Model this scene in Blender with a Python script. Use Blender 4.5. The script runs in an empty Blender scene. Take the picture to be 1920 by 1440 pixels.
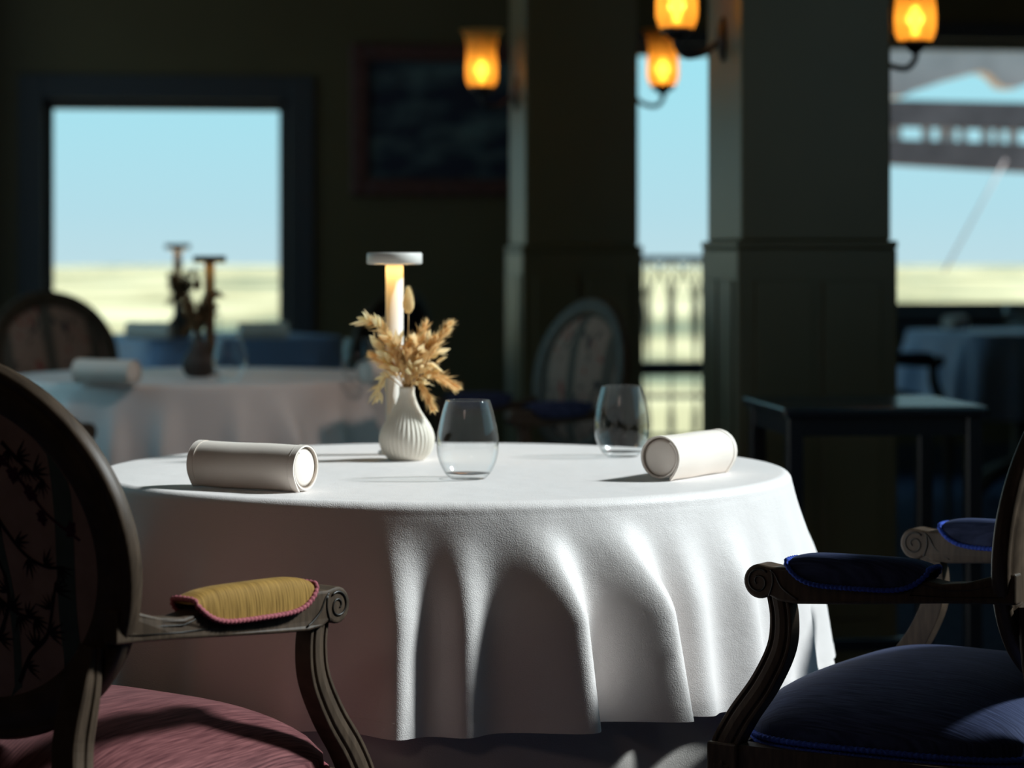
import bpy, math, random
from mathutils import Vector, Matrix
random.seed(7)
sc = bpy.context.scene
PI = math.pi

# ------------------------------------------------------------------ camera
F = 4533.0            # focal length in pixels of the 1920 px frame (85 mm)
EYE = 1.07
HY = 488.0            # eye level row
cam = bpy.data.cameras.new('camera')
cam.lens = 85.0; cam.sensor_width = 36.0; cam.sensor_fit = 'HORIZONTAL'
cam.shift_y = -(720.0 - HY) / 1920.0
cam.clip_start = 0.05; cam.clip_end = 20000
cam.dof.use_dof = True; cam.dof.focus_distance = 3.15; cam.dof.aperture_fstop = 4.0
camo = bpy.data.objects.new('camera', cam)
sc.collection.objects.link(camo)
camo.location = (0, 0, EYE); camo.rotation_euler = (PI / 2, 0, 0)
sc.camera = camo

# ------------------------------------------------------------------ sky
w = bpy.data.worlds.new('sky'); sc.world = w; w.use_nodes = True
nt = w.node_tree; nt.nodes.clear()
tc = nt.nodes.new('ShaderNodeTexCoord'); sx = nt.nodes.new('ShaderNodeSeparateXYZ')
rp = nt.nodes.new('ShaderNodeValToRGB'); bg = nt.nodes.new('ShaderNodeBackground'); wo = nt.nodes.new('ShaderNodeOutputWorld')
nt.links.new(tc.outputs['Generated'], sx.inputs[0]); nt.links.new(sx.outputs['Z'], rp.inputs[0])
nt.links.new(rp.outputs[0], bg.inputs[0]); nt.links.new(bg.outputs[0], wo.inputs[0])
cr = rp.color_ramp
cr.elements[0].position = 0.0; cr.elements[0].color = (0.47, 0.66, 0.72, 1)
cr.elements[1].position = 1.0; cr.elements[1].color = (0.20, 0.52, 0.80, 1)
e = cr.elements.new(0.02); e.color = (0.42, 0.66, 0.74, 1)
e = cr.elements.new(0.08); e.color = (0.34, 0.70, 0.80, 1)
bg.inputs[1].default_value = 1.15

# ------------------------------------------------------------------ sun and daylight
SUN_EL, SUN_AZ = math.radians(38), math.radians(7)
sd = Vector((math.cos(SUN_EL) * math.cos(SUN_AZ), math.cos(SUN_EL) * math.sin(SUN_AZ), math.sin(SUN_EL)))
sl = bpy.data.lights.new('sun', 'SUN'); sl.energy = 5.3; sl.angle = math.radians(7.0); sl.color = (0.93, 1.0, 1.02)
so = bpy.data.objects.new('sun', sl); sc.collection.objects.link(so)
so.rotation_euler = sd.to_track_quat('Z', 'Y').to_euler(); so.location = (8, 4, 5)

def portal(loc, sx_, sy_, d):
    l = bpy.data.lights.new('sky_portal', 'AREA'); l.shape = 'RECTANGLE'; l.size = sx_; l.size_y = sy_
    l.cycles.is_portal = True
    o = bpy.data.objects.new('sky_portal', l); sc.collection.objects.link(o)
    o.location = loc; o.rotation_euler = Vector(d).to_track_quat('-Z', 'Y').to_euler()

cl = bpy.data.lights.new('added_ceiling_fill', 'AREA'); cl.shape = 'DISK'; cl.size = 0.9; cl.energy = 5.5; cl.color = (1.0, 0.76, 0.66)  # warm fill added behind the camera, no lamp known there
co = bpy.data.objects.new('added_ceiling_fill', cl); sc.collection.objects.link(co); co.location = (-1.2, -0.8, 3.1); co.rotation_euler = (math.radians(30), 0, 0)

dl = bpy.data.lights.new('added_fill_spot', 'SPOT'); dl.energy = 85; dl.color = (1.0, 0.78, 0.68); dl.spot_size = math.radians(48); dl.spot_blend = 1.0; dl.shadow_soft_size = 0.15  # added warm spot, brightens the middle table's cloth
do_ = bpy.data.objects.new('added_fill_spot', dl); sc.collection.objects.link(do_); do_.location = (1.0, 4.3, 3.05)
do_.rotation_euler = (Vector((-1.2, 6.5, 0.5)) - do_.location).to_track_quat('-Z', 'Y').to_euler()

sc.view_settings.view_transform = 'Standard'; sc.view_settings.look = 'None'
sc.view_settings.exposure = 0.0; sc.view_settings.gamma = 1.0; sc.view_settings.use_curve_mapping = False
cy = sc.cycles
cy.use_denoising = True
cy.max_bounces = 8; cy.diffuse_bounces = 4; cy.glossy_bounces = 4; cy.transmission_bounces = 8; cy.transparent_max_bounces = 24
cy.sample_clamp_indirect = 4.0; cy.caustics_reflective = False; cy.caustics_refractive = False

# ================================================================== helpers
COL = sc.collection
def P(px, py, depth):
    """point seen at pixel px,py at a depth from the camera"""
    return Vector(((px - 960) * depth / F, depth, EYE + (HY - py) * depth / F))

def mesh(name, verts, faces, mat=None, parent=None, smooth=True, loc=None):
    me = bpy.data.meshes.new(name)
    me.from_pydata([tuple(v) for v in verts], [], faces)
    me.validate(); me.update()
    if smooth:
        me.polygons.foreach_set('use_smooth', [True] * len(me.polygons))
    if mat: me.materials.append(mat)
    o = bpy.data.objects.new(name, me); COL.objects.link(o)
    if parent: o.parent = parent
    if loc is not None: o.location = loc
    return o

def empty(name, loc=(0, 0, 0), rz=0.0):
    o = bpy.data.objects.new(name, None); COL.objects.link(o)
    o.location = loc; o.rotation_euler = (0, 0, rz); o.empty_display_size = 0.1
    return o

def tag(o, label, cat, group=None):
    o['label'] = label; o['category'] = cat
    if group: o['group'] = group
    return o

def struct(o, label=None):
    o['kind'] = 'structure'
    if label: o['label'] = label
    return o

def bevel(o, wd=0.003, seg=2):
    m = o.modifiers.new('bevel', 'BEVEL'); m.width = wd; m.segments = seg; m.limit_method = 'ANGLE'; m.angle_limit = math.radians(40)
    return o

def boxdata(x0, x1, y0, y1, z0, z1, V=None, Fc=None):
    V = [] if V is None else V; Fc = [] if Fc is None else Fc
    b = len(V)
    V += [(x0, y0, z0), (x1, y0, z0), (x1, y1, z0), (x0, y1, z0), (x0, y0, z1), (x1, y0, z1), (x1, y1, z1), (x0, y1, z1)]
    Fc += [tuple(b + i for i in f) for f in ((0, 3, 2, 1), (4, 5, 6, 7), (0, 1, 5, 4), (1, 2, 6, 5), (2, 3, 7, 6), (3, 0, 4, 7))]
    return V, Fc

def box(name, x0, x1, y0, y1, z0, z1, mat, parent=None, bv=0.004):
    V, Fc = boxdata(x0, x1, y0, y1, z0, z1)
    o = mesh(name, V, Fc, mat, parent, smooth=False)
    if bv: bevel(o, bv)
    return o

def lathe(profile, n=48, cap=True, rib=None):
    """profile: list of (r, z)"""
    V, Fc = [], []
    m = len(profile)
    for i in range(n):
        a = 2 * PI * i / n
        for (r, z) in profile:
            rr = r if rib is None else r * (1 + rib(a, z))
            V.append((rr * math.cos(a), rr * math.sin(a), z))
    for i in range(n):
        j = (i + 1) % n
        for k in range(m - 1):
            Fc.append((i * m + k, j * m + k, j * m + k + 1, i * m + k + 1))
    if cap:
        if profile[0][0] > 1e-6: Fc.append(tuple(i * m for i in range(n))[::-1])
        if profile[-1][0] > 1e-6: Fc.append(tuple(i * m + m - 1 for i in range(n)))
    return V, Fc

def catmull(pts, n):
    pts = [Vector(p) for p in pts]
    P_ = [pts[0] * 2 - pts[1]] + pts + [pts[-1] * 2 - pts[-2]]
    out = []
    segs = len(pts) - 1
    for i in range(n + 1):
        t = i / n * segs; k = min(int(t), segs - 1); f = t - k
        a, b, c, d = P_[k], P_[k + 1], P_[k + 2], P_[k + 3]
        out.append(0.5 * ((2 * b) + (c - a) * f + (2 * a - 5 * b + 4 * c - d) * f * f + (3 * b - a - 3 * c + d) * f ** 3))
    return out

def tube(path, rad, n=8, closed=False, V=None, Fc=None):
    V = [] if V is None else V; Fc = [] if Fc is None else Fc
    base = len(V); m = len(path)
    path = [Vector(p) for p in path]
    ref = None
    for i, p in enumerate(path):
        if closed: t = path[(i + 1) % m] - path[i - 1]
        else: t = path[min(i + 1, m - 1)] - path[max(i - 1, 0)]
        t.normalize()
        if ref is None:
            ref = Vector((0, 0, 1)) if abs(t.z) < 0.9 else Vector((1, 0, 0))
        ref = (ref - t * ref.dot(t)).normalized()
        b = t.cross(ref)
        r = rad(i / max(1, m - 1)) if callable(rad) else rad
        for k in range(n):
            a = 2 * PI * k / n
            V.append(p + ref * (r * math.cos(a)) + b * (r * math.sin(a)))
    for i in range(m if closed else m - 1):
        j = (i + 1) % m
        for k in range(n):
            l = (k + 1) % n
            Fc.append((base + i * n + k, base + i * n + l, base + j * n + l, base + j * n + k))
    if not closed:
        Fc.append(tuple(base + k for k in range(n))[::-1]); Fc.append(tuple(base + (m - 1) * n + k for k in range(n)))
    return V, Fc

def sweep(path, profile, side, scale=None, V=None, Fc=None):
    """closed profile (a, b): a along 'side', b along the in-plane normal"""
    V = [] if V is None else V; Fc = [] if Fc is None else Fc
    base = len(V); n = len(profile); m = len(path)
    path = [Vector(p) for p in path]; side = Vector(side)
    for i, p in enumerate(path):
        t = (path[min(i + 1, m - 1)] - path[max(i - 1, 0)]).normalized()
        s = (side - t * side.dot(t)).normalized(); b = s.cross(t)
        k = scale(i / (m - 1)) if scale else 1.0
        for (x, y) in profile: V.append(p + s * (x * k) + b * (y * k))
    for i in range(m - 1):
        for k in range(n):
            l = (k + 1) % n
            Fc.append((base + i * n + k, base + i * n + l, base + (i + 1) * n + l, base + (i + 1) * n + k))
    Fc.append(tuple(base + k for k in range(n))[::-1]); Fc.append(tuple(base + (m - 1) * n + k for k in range(n)))
    return V, Fc

def copy_tree(o, parent=None, mats=None):
    c = o.copy(); COL.objects.link(c); c.parent = parent
    for ch in list(o.children):
        copy_tree(ch, c, mats)
    if mats and c.type == 'MESH':
        key = o.name.split('.')[0]
        if key in mats:
            c.material_slots[0].link = 'OBJECT'; c.material_slots[0].material = mats[key]
    return c

# ================================================================== materials
def base_mat(name):
    m = bpy.data.materials.new(name); m.use_nodes = True
    return m, m.node_tree, m.node_tree.nodes['Principled BSDF']

def simple(name, col, rough=0.5, spec=0.5, noise=0.0, nscale=20.0, bump=0.0, bscale=200.0, sheen=0.0, metal=0.0, stretch=None):
    m, t, p = base_mat(name)
    p.inputs['Roughness'].default_value = rough; p.inputs['Specular IOR Level'].default_value = spec
    p.inputs['Metallic'].default_value = metal
    p.inputs['Base Color'].default_value = (*col, 1)
    co_ = t.nodes.new('ShaderNodeTexCoord'); mp = t.nodes.new('ShaderNodeMapping')
    t.links.new(co_.outputs['Object'], mp.inputs[0])
    if stretch: mp.inputs['Scale'].default_value = stretch
    if noise:
        n = t.nodes.new('ShaderNodeTexNoise'); n.inputs['Scale'].default_value = nscale; n.inputs['Detail'].default_value = 6
        r = t.nodes.new('ShaderNodeValToRGB')
        r.color_ramp.elements[0].position = 0.3; r.color_ramp.elements[1].position = 0.7
        r.color_ramp.elements[0].color = (*[c * (1 - noise) for c in col], 1); r.color_ramp.elements[1].color = (*[min(1, c * (1 + noise)) for c in col], 1)
        t.links.new(mp.outputs[0], n.inputs[0]); t.links.new(n.outputs[0], r.inputs[0]); t.links.new(r.outputs[0], p.inputs['Base Color'])
    if bump:
        n2 = t.nodes.new('ShaderNodeTexNoise'); n2.inputs['Scale'].default_value = bscale; n2.inputs['Detail'].default_value = 3
        b = t.nodes.new('ShaderNodeBump'); b.inputs['Strength'].default_value = bump; b.inputs['Distance'].default_value = 0.002
        t.links.new(mp.outputs[0], n2.inputs[0]); t.links.new(n2.outputs[0], b.inputs['Height']); t.links.new(b.outputs[0], p.inputs['Normal'])
    if sheen:
        p.inputs['Sheen Weight'].default_value = sheen; p.inputs['Sheen Roughness'].default_value = 0.4
        p.inputs['Sheen Tint'].default_value = (*[min(1, c * 2.5 + 0.1) for c in col], 1)
    return m

def cloth_mat(name, col, weave=650.0, wb=0.5, crease=0.2):
    m, t, p = base_mat(name)
    p.inputs['Base Color'].default_value = (*col, 1); p.inputs['Roughness'].default_value = 0.5; p.inputs['Specular IOR Level'].default_value = 0.45
    c = t.nodes.new('ShaderNodeTexCoord')
    n1 = t.nodes.new('ShaderNodeTexNoise'); n1.inputs['Scale'].default_value = weave; n1.inputs['Detail'].default_value = 2
    n2 = t.nodes.new('ShaderNodeTexNoise'); n2.inputs['Scale'].default_value = 14; n2.inputs['Detail'].default_value = 3
    b1 = t.nodes.new('ShaderNodeBump'); b1.inputs['Strength'].default_value = wb; b1.inputs['Distance'].default_value = 0.001
    b2 = t.nodes.new('ShaderNodeBump'); b2.inputs['Strength'].default_value = crease; b2.inputs['Distance'].default_value = 0.012
    t.links.new(c.outputs['Object'], n1.inputs[0]); t.links.new(c.outputs['Object'], n2.inputs[0])
    t.links.new(n1.outputs[0], b1.inputs['Height']); t.links.new(n2.outputs[0], b2.inputs['Height'])
    t.links.new(b2.outputs[0], b1.inputs['Normal']); t.links.new(b1.outputs[0], p.inputs['Normal'])
    return m

def velvet(name, col, stripe=None, amp=0.5, axis='Y', sheen=0.4):
    m, t, p = base_mat(name)
    p.inputs['Roughness'].default_value = 0.75; p.inputs['Specular IOR Level'].default_value = 0.15
    p.inputs['Sheen Weight'].default_value = sheen; p.inputs['Sheen Roughness'].default_value = 0.35
    p.inputs['Sheen Tint'].default_value = (*[min(1, c * 1.6 + 0.25) for c in col], 1)
    c = t.nodes.new('ShaderNodeTexCoord'); mp = t.nodes.new('ShaderNodeMapping')
    mp.inputs['Scale'].default_value = (620, 22, 22) if axis == 'Y' else (22, 620, 22)
    n = t.nodes.new('ShaderNodeTexNoise'); n.inputs['Scale'].default_value = 1.0; n.inputs['Detail'].default_value = 3
    r = t.nodes.new('ShaderNodeValToRGB'); r.color_ramp.elements[0].position = 0.35; r.color_ramp.elements[1].position = 0.72
    r.color_ramp.elements[0].color = (*[x * (1 - amp) for x in col], 1); r.color_ramp.elements[1].color = (*(stripe or [min(1, x * (1 + amp)) for x in col]), 1)
    b = t.nodes.new('ShaderNodeBump'); b.inputs['Strength'].default_value = 0.35; b.inputs['Distance'].default_value = 0.001
    t.links.new(c.outputs['Object'], mp.inputs[0]); t.links.new(mp.outputs[0], n.inputs[0]); t.links.new(n.outputs[0], r.inputs[0])
    t.links.new(r.outputs[0], p.inputs['Base Color']); t.links.new(n.outputs[0], b.inputs['Height']); t.links.new(b.outputs[0], p.inputs['Normal'])
    return m

def emit(name, col, s):
    m = bpy.data.materials.new(name); m.use_nodes = True; t = m.node_tree; t.nodes.clear()
    e_ = t.nodes.new('ShaderNodeEmission'); o = t.nodes.new('ShaderNodeOutputMaterial')
    e_.inputs[0].default_value = (*col, 1); e_.inputs[1].default_value = s
    t.links.new(e_.outputs[0], o.inputs[0]); return m

def thin_glass(name, tint=(0.99, 0.995, 0.995), ior=1.5, gain=1.0):
    m = bpy.data.materials.new(name); m.use_nodes = True; t = m.node_tree; t.nodes.clear()
    tr = t.nodes.new('ShaderNodeBsdfTransparent'); tr.inputs[0].default_value = (*tint, 1)
    gl = t.nodes.new('ShaderNodeBsdfGlossy'); gl.inputs['Roughness'].default_value = 0.0
    lw = t.nodes.new('ShaderNodeLayerWeight'); lw.inputs['Blend'].default_value = 0.5
    pw = t.nodes.new('ShaderNodeMath'); pw.operation = 'POWER'; pw.inputs[1].default_value = 4.0; t.links.new(lw.outputs['Facing'], pw.inputs[0])
    fr = t.nodes.new('ShaderNodeMath'); fr.operation = 'MULTIPLY_ADD'; fr.inputs[1].default_value = 0.85 * gain; fr.inputs[2].default_value = 0.02 * gain; t.links.new(pw.outputs[0], fr.inputs[0])
    mx = t.nodes.new('ShaderNodeMixShader'); o = t.nodes.new('ShaderNodeOutputMaterial')
    t.links.new(fr.outputs[0], mx.inputs[0]); t.links.new(tr.outputs[0], mx.inputs[1]); t.links.new(gl.outputs[0], mx.inputs[2]); t.links.new(mx.outputs[0], o.inputs[0])
    return m

def solid_glass(name):
    m = bpy.data.materials.new(name); m.use_nodes = True; t = m.node_tree; t.nodes.clear()
    g = t.nodes.new('ShaderNodeBsdfGlass'); g.inputs['IOR'].default_value = 1.48; g.inputs['Roughness'].default_value = 0.0
    o = t.nodes.new('ShaderNodeOutputMaterial'); t.links.new(g.outputs[0], o.inputs[0]); return m

def shade_glass(name, col):
    m = bpy.data.materials.new(name); m.use_nodes = True; t = m.node_tree; t.nodes.clear()
    a = t.nodes.new('ShaderNodeBsdfTranslucent'); a.inputs[0].default_value = (*col, 1)
    d = t.nodes.new('ShaderNodeBsdfDiffuse'); d.inputs[0].default_value = (*col, 1)
    r = t.nodes.new('ShaderNodeBsdfRefraction'); r.inputs[0].default_value = (*col, 1); r.inputs['Roughness'].default_value = 0.55; r.inputs['IOR'].default_value = 1.1
    m1 = t.nodes.new('ShaderNodeMixShader'); m1.inputs[0].default_value = 0.25
    m2 = t.nodes.new('ShaderNodeMixShader'); m2.inputs[0].default_value = 0.3
    o = t.nodes.new('ShaderNodeOutputMaterial')
    t.links.new(a.outputs[0], m1.inputs[1]); t.links.new(d.outputs[0], m1.inputs[2])
    t.links.new(m1.outputs[0], m2.inputs[1]); t.links.new(r.outputs[0], m2.inputs[2]); t.links.new(m2.outputs[0], o.inputs[0])
    return m

def tapestry(name, ground, dark, band, red):
    m, t, p = base_mat(name)
    p.inputs['Roughness'].default_value = 0.9; p.inputs['Specular IOR Level'].default_value = 0.1
    c = t.nodes.new('ShaderNodeTexCoord')
    n = t.nodes.new('ShaderNodeTexNoise'); n.inputs['Scale'].default_value = 16; n.inputs['Detail'].default_value = 4; n.inputs['Distortion'].default_value = 1.2
    r = t.nodes.new('ShaderNodeValToRGB'); r.color_ramp.interpolation = 'EASE'
    els = r.color_ramp.elements; els[0].position = 0.36; els[0].color = (*dark, 1); els[1].position = 0.47; els[1].color = (*ground, 1)
    e1 = els.new(0.62); e1.color = (*ground, 1); e2 = els.new(0.68); e2.color = (*red, 1)
    w_ = t.nodes.new('ShaderNodeTexWave'); w_.wave_type = 'BANDS'; w_.bands_direction = 'X'; w_.inputs['Scale'].default_value = 1.7; w_.inputs['Distortion'].default_value = 2.0
    r2 = t.nodes.new('ShaderNodeValToRGB'); r2.color_ramp.elements[0].position = 0.12; r2.color_ramp.elements[1].position = 0.2
    r2.color_ramp.elements[0].color = (1, 1, 1, 1); r2.color_ramp.elements[1].color = (0, 0, 0, 1)
    mx = t.nodes.new('ShaderNodeMixRGB'); mx.inputs[2].default_value = (*band, 1)
    t.links.new(c.outputs['Object'], n.inputs[0]); t.links.new(c.outputs['Object'], w_.inputs[0])
    t.links.new(n.outputs[0], r.inputs[0]); t.links.new(w_.outputs[0], r2.inputs[0])
    t.links.new(r2.outputs[0], mx.inputs[0]); t.links.new(r.outputs[0], mx.inputs[1]); t.links.new(mx.outputs[0], p.inputs['Base Color'])
    return m

M = {}
M['wall'] = simple('olive_wall_paint', (0.115, 0.082, 0.040), 0.38, 0.35, 0.06, 3.0, 0.05, 120)
M['frame'] = simple('dark_window_frame', (0.055, 0.05, 0.055), 0.45, 0.4)
M['ceiling'] = simple('ceiling_plaster', (0.35, 0.33, 0.28), 0.9)
M['carpet'] = simple('navy_carpet', (0.05, 0.065, 0.115), 0.95, 0.1, 0.35, 30, 0.5, 400)
M['cloth'] = cloth_mat('white_tablecloth', (0.83, 0.775, 0.75))
M['shadecloth'] = cloth_mat('tablecloth_blue_for_shade', (0.26, 0.36, 0.58))  # shade on the far and right tables put into the cloth colour
M['skirt'] = cloth_mat('grey_underskirt', (0.60, 0.55, 0.51), 500, 0.5)
M['napkin'] = cloth_mat('napkin_linen', (0.88, 0.785, 0.70), 1200, 0.15, 0.05)
M['wood'] = simple('dark_walnut', (0.066, 0.045, 0.030), 0.46, 0.25, 0.3, 25, 0.08, 90, stretch=(1, 6, 1))
M['carve'] = simple('carved_groove', (0.02, 0.016, 0.012), 0.4, 0.4)
M['red'] = velvet('rose_velvet', (0.10, 0.026, 0.031), (0.24, 0.09, 0.09), 0.35, sheen=0.5)
M['blue'] = velvet('navy_velvet', (0.022, 0.032, 0.085), (0.045, 0.06, 0.13), 0.35, sheen=0.18)
M['gold'] = velvet('gold_velvet', (0.24, 0.13, 0.026), (0.40, 0.235, 0.06), 0.4, axis='X', sheen=0.25)
M['redtrim'] = simple('rose_braid', (0.30, 0.085, 0.10), 0.8, 0.2, 0.4, 500)
M['bluetrim'] = simple('royal_blue_braid', (0.03, 0.07, 0.38), 0.8, 0.2, 0.4, 500)
M['tap'] = tapestry('floral_tapestry', (0.34, 0.22, 0.17), (0.05, 0.045, 0.045), (0.12, 0.10, 0.08), (0.28, 0.06, 0.05))
M['rear'] = simple('brown_tapestry_back', (0.30, 0.20, 0.17), 0.9, 0.1, 0.15, 30, 0.2, 600)
M['band'] = simple('green_tapestry_band', (0.07, 0.095, 0.085), 0.9, 0.1, 0.15, 30, 0.2, 600)
M['thread'] = simple('dark_embroidery', (0.018, 0.013, 0.018), 0.9, 0.1)
M['thread2'] = simple('plum_embroidery', (0.05, 0.012, 0.03), 0.9, 0.1)
M['vase'] = simple('cream_ceramic', (0.78, 0.72, 0.62), 0.55, 0.4)
M['lampw'] = simple('white_lamp_metal', (0.80, 0.77, 0.72), 0.45, 0.4)
M['lampd'] = simple('bronze_lamp_metal', (0.035, 0.025, 0.02), 0.45, 0.4)
M['led'] = emit('warm_led', (1.0, 0.58, 0.16), 9.0)
def straw(name, col):
    m = simple(name, col, 0.85, 0.2, 0.2, 60); t = m.node_tree; p = t.nodes['Principled BSDF']; out = t.nodes['Material Output']
    tr = t.nodes.new('ShaderNodeBsdfTranslucent'); tr.inputs[0].default_value = (*col, 1); mx = t.nodes.new('ShaderNodeMixShader'); mx.inputs[0].default_value = 0.5
    t.links.new(p.outputs[0], mx.inputs[1]); t.links.new(tr.outputs[0], mx.inputs[2]); t.links.new(mx.outputs[0], out.inputs[0]); return m
M['straw'] = straw('dried_grass', (1.0, 0.70, 0.36)); M['straw2'] = straw('dried_leaf', (1.0, 0.78, 0.46))
M['darkstraw'] = straw('brown_dried_plant', (0.20, 0.11, 0.055))  # darker brown than the foreground bouquet
M['stem'] = simple('dried_stem', (0.62, 0.40, 0.19), 0.8, 0.2)
M['glass'] = thin_glass('clear_glass', gain=1.15)
M['gbase'] = solid_glass('glass_base')
M['pane'] = thin_glass('window_glass', (0.98, 0.99, 0.99), 1.3, 0.5)
M['shade'] = shade_glass('amber_glass', (1.0, 0.57, 0.20))
M['bulb'] = emit('lamp_bulb', (1.0, 0.62, 0.13), 14.0)
M['iron'] = simple('dark_iron', (0.018, 0.016, 0.018), 0.5, 0.4)
M['black'] = simple('black_lacquer', (0.012, 0.012, 0.015), 0.25, 0.5)
M['picframe'] = simple('mahogany_frame', (0.10, 0.035, 0.03), 0.4, 0.4, 0.3, 20)
M['beam'] = simple('terrace_timber', (0.27, 0.17, 0.16), 0.8, 0.2, 0.3, 4)
M['eave'] = simple('pale_timber', (0.85, 0.60, 0.54), 0.8, 0.2, 0.2, 3)
M['tile'] = simple('terrace_stone', (0.30, 0.27, 0.23), 0.8, 0.2, 0.2, 3)

def painting_mat():
    m, t, p = base_mat('dark_landscape_painting')
    p.inputs['Roughness'].default_value = 0.5
    c = t.nodes.new('ShaderNodeTexCoord'); mp = t.nodes.new('ShaderNodeMapping'); mp.inputs['Scale'].default_value = (2.2, 1, 5.0); mp.inputs['Location'].default_value = (0.7, 0, 0.4)
    n = t.nodes.new('ShaderNodeTexNoise'); n.inputs['Scale'].default_value = 1.6; n.inputs['Detail'].default_value = 4
    r = t.nodes.new('ShaderNodeValToRGB'); el = r.color_ramp.elements
    el[0].position = 0.45; el[0].color = (0.010, 0.014, 0.035, 1); el[1].position = 0.68; el[1].color = (0.11, 0.15, 0.15, 1)
    t.links.new(c.outputs['Object'], mp.inputs[0]); t.links.new(mp.outputs[0], n.inputs[0]); t.links.new(n.outputs[0], r.inputs[0]); t.links.new(r.outputs[0], p.inputs['Base Color'])
    return m
M['painting'] = painting_mat()

def field_mat():
    m, t, p = base_mat('dry_fields')
    p.inputs['Roughness'].default_value = 1.0; p.inputs['Specular IOR Level'].default_value = 0.0
    c = t.nodes.new('ShaderNodeTexCoord'); mp = t.nodes.new('ShaderNodeMapping'); mp.inputs['Scale'].default_value = (0.012, 0.0045, 1)
    n = t.nodes.new('ShaderNodeTexNoise'); n.inputs['Scale'].default_value = 1.0; n.inputs['Detail'].default_value = 5; n.inputs['Roughness'].default_value = 0.6
    r = t.nodes.new('ShaderNodeValToRGB'); el = r.color_ramp.elements
    el[0].position = 0.38; el[0].color = (0.28, 0.27, 0.17, 1); el[1].position = 0.60; el[1].color = (1.0, 0.77, 0.45, 1)
    e1 = el.new(0.47); e1.color = (0.66, 0.49, 0.26, 1)
    t.links.new(c.outputs['Object'], mp.inputs[0]); t.links.new(mp.outputs[0], n.inputs[0]); t.links.new(n.outputs[0], r.inputs[0]); t.links.new(r.outputs[0], p.inputs['Base Color'])
    return m
M['field'] = field_mat()

# ================================================================== the room
RZ = math.radians(8.0)
U = Vector((math.cos(RZ), math.sin(RZ), 0)); N = Vector((math.sin(RZ), -math.cos(RZ), 0))   # along the far wall, into the room
D0 = Vector((0.83, 12.1, 0))
CEIL = 3.2
XN, YJ = 1.8, 7.9      # nearer right wall and where the room widens
XL, XR, YB = -2.6, 3.0, -2.2

def s_of(px):
    k = (px - 960) / F
    return (k * D0.y - D0.x) / (U.x - U.y * k)
def dep(px): return D0.y + s_of(px) * U.y
def zz(px, py): return EYE + (HY - py) * dep(px) / F

def wall(name, origin, u, s0, s1, z1, holes, th, mat, outward):
    """solid wall of thickness th along u from origin, with rectangular openings"""
    ss = sorted({s0, s1, *[h[0] for h in holes], *[h[1] for h in holes]}); zs = sorted({0.0, z1, *[h[2] for h in holes], *[h[3] for h in holes]})
    V, Fc = [], []
    for i in range(len(ss) - 1):
        for j in range(len(zs) - 1):
            sm, zm = (ss[i] + ss[i + 1]) / 2, (zs[j] + zs[j + 1]) / 2
            if any(h[0] < sm < h[1] and h[2] < zm < h[3] for h in holes): continue
            b = len(V)
            for d in (0, th):
                for (s, z) in ((ss[i], zs[j]), (ss[i + 1], zs[j]), (ss[i + 1], zs[j + 1]), (ss[i], zs[j + 1])):
                    V.append(origin + u * s + outward * d + Vector((0, 0, z)))
            Fc += [tuple(b + k for k in f) for f in ((0, 1, 2, 3), (7, 6, 5, 4), (0, 4, 5, 1), (1, 5, 6, 2), (2, 6, 7, 3), (3, 7, 4, 0))]
    return struct(mesh(name, V, Fc, mat, smooth=False))

def window(name, origin, u, outward, s0, s1, z0, z1, fw=0.05, casing=0.0, bars=(), hbars=(), label=None, fd=0.06, inset=0.05):
    """window thing: frame, pane and casing in the plane of a wall"""
    root = empty(name, origin); struct(root, label)
    ang = math.atan2(u.y, u.x)
    root.rotation_euler = (0, 0, ang)
    sgn = 1 if Vector((-u.y, u.x, 0)).dot(outward) > 0 else -1
    def bx(nm, a0, a1, d0, d1, c0, c1, mt):
        y0, y1 = sorted((sgn * d0, sgn * d1)); return box(nm, a0, a1, y0, y1, c0, c1, mt, root, 0.004)
    i0, i1 = inset, inset + fd
    V, Fc = [], []
    for (a0, a1, c0, c1) in ((s0, s0 + fw, z0, z1), (s1 - fw, s1, z0, z1), (s0 + fw, s1 - fw, z0, z0 + fw), (s0 + fw, s1 - fw, z1 - fw, z1)):
        y0, y1 = sorted((sgn * i0, sgn * i1)); boxdata(a0, a1, y0, y1, c0, c1, V, Fc)
    bevel(mesh('window_frame', V, Fc, M['frame'], root, False), 0.004)
    for b in bars: bx('mullion', b - 0.025, b + 0.025, i0, i1, z0 + fw, z1 - fw, M['frame'])
    for b in hbars: bx('transom', s0 + fw, s1 - fw, i0, i1, b - 0.035, b + 0.035, M['frame'])
    bx('pane', s0 + fw * 0.8, s1 - fw * 0.8, inset + fd * 0.45, inset + fd * 0.55, z0 + fw * 0.8, z1 - fw * 0.8, M['pane']).modifiers.clear()
    if casing:
        V, Fc = [], []
        c = casing
        for (a0, a1, c0, c1) in ((s0 - c, s0, z0 - c, z1 + c), (s1, s1 + c, z0 - c, z1 + c), (s0, s1, z1, z1 + c), (s0, s1, z0 - c, z0)):
            y0, y1 = sorted((-sgn * 0.025, sgn * 0.01)); boxdata(a0, a1, y0, y1, c0, c1, V, Fc)
        bevel(mesh('window_casing', V, Fc, M['frame'], root, False), 0.006)
        bx('window_sill', s0 - c, s1 + c, -0.06, 0.05, z0 - c - 0.02, z0 - c + 0.02, M['frame'])
    return root

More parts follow.
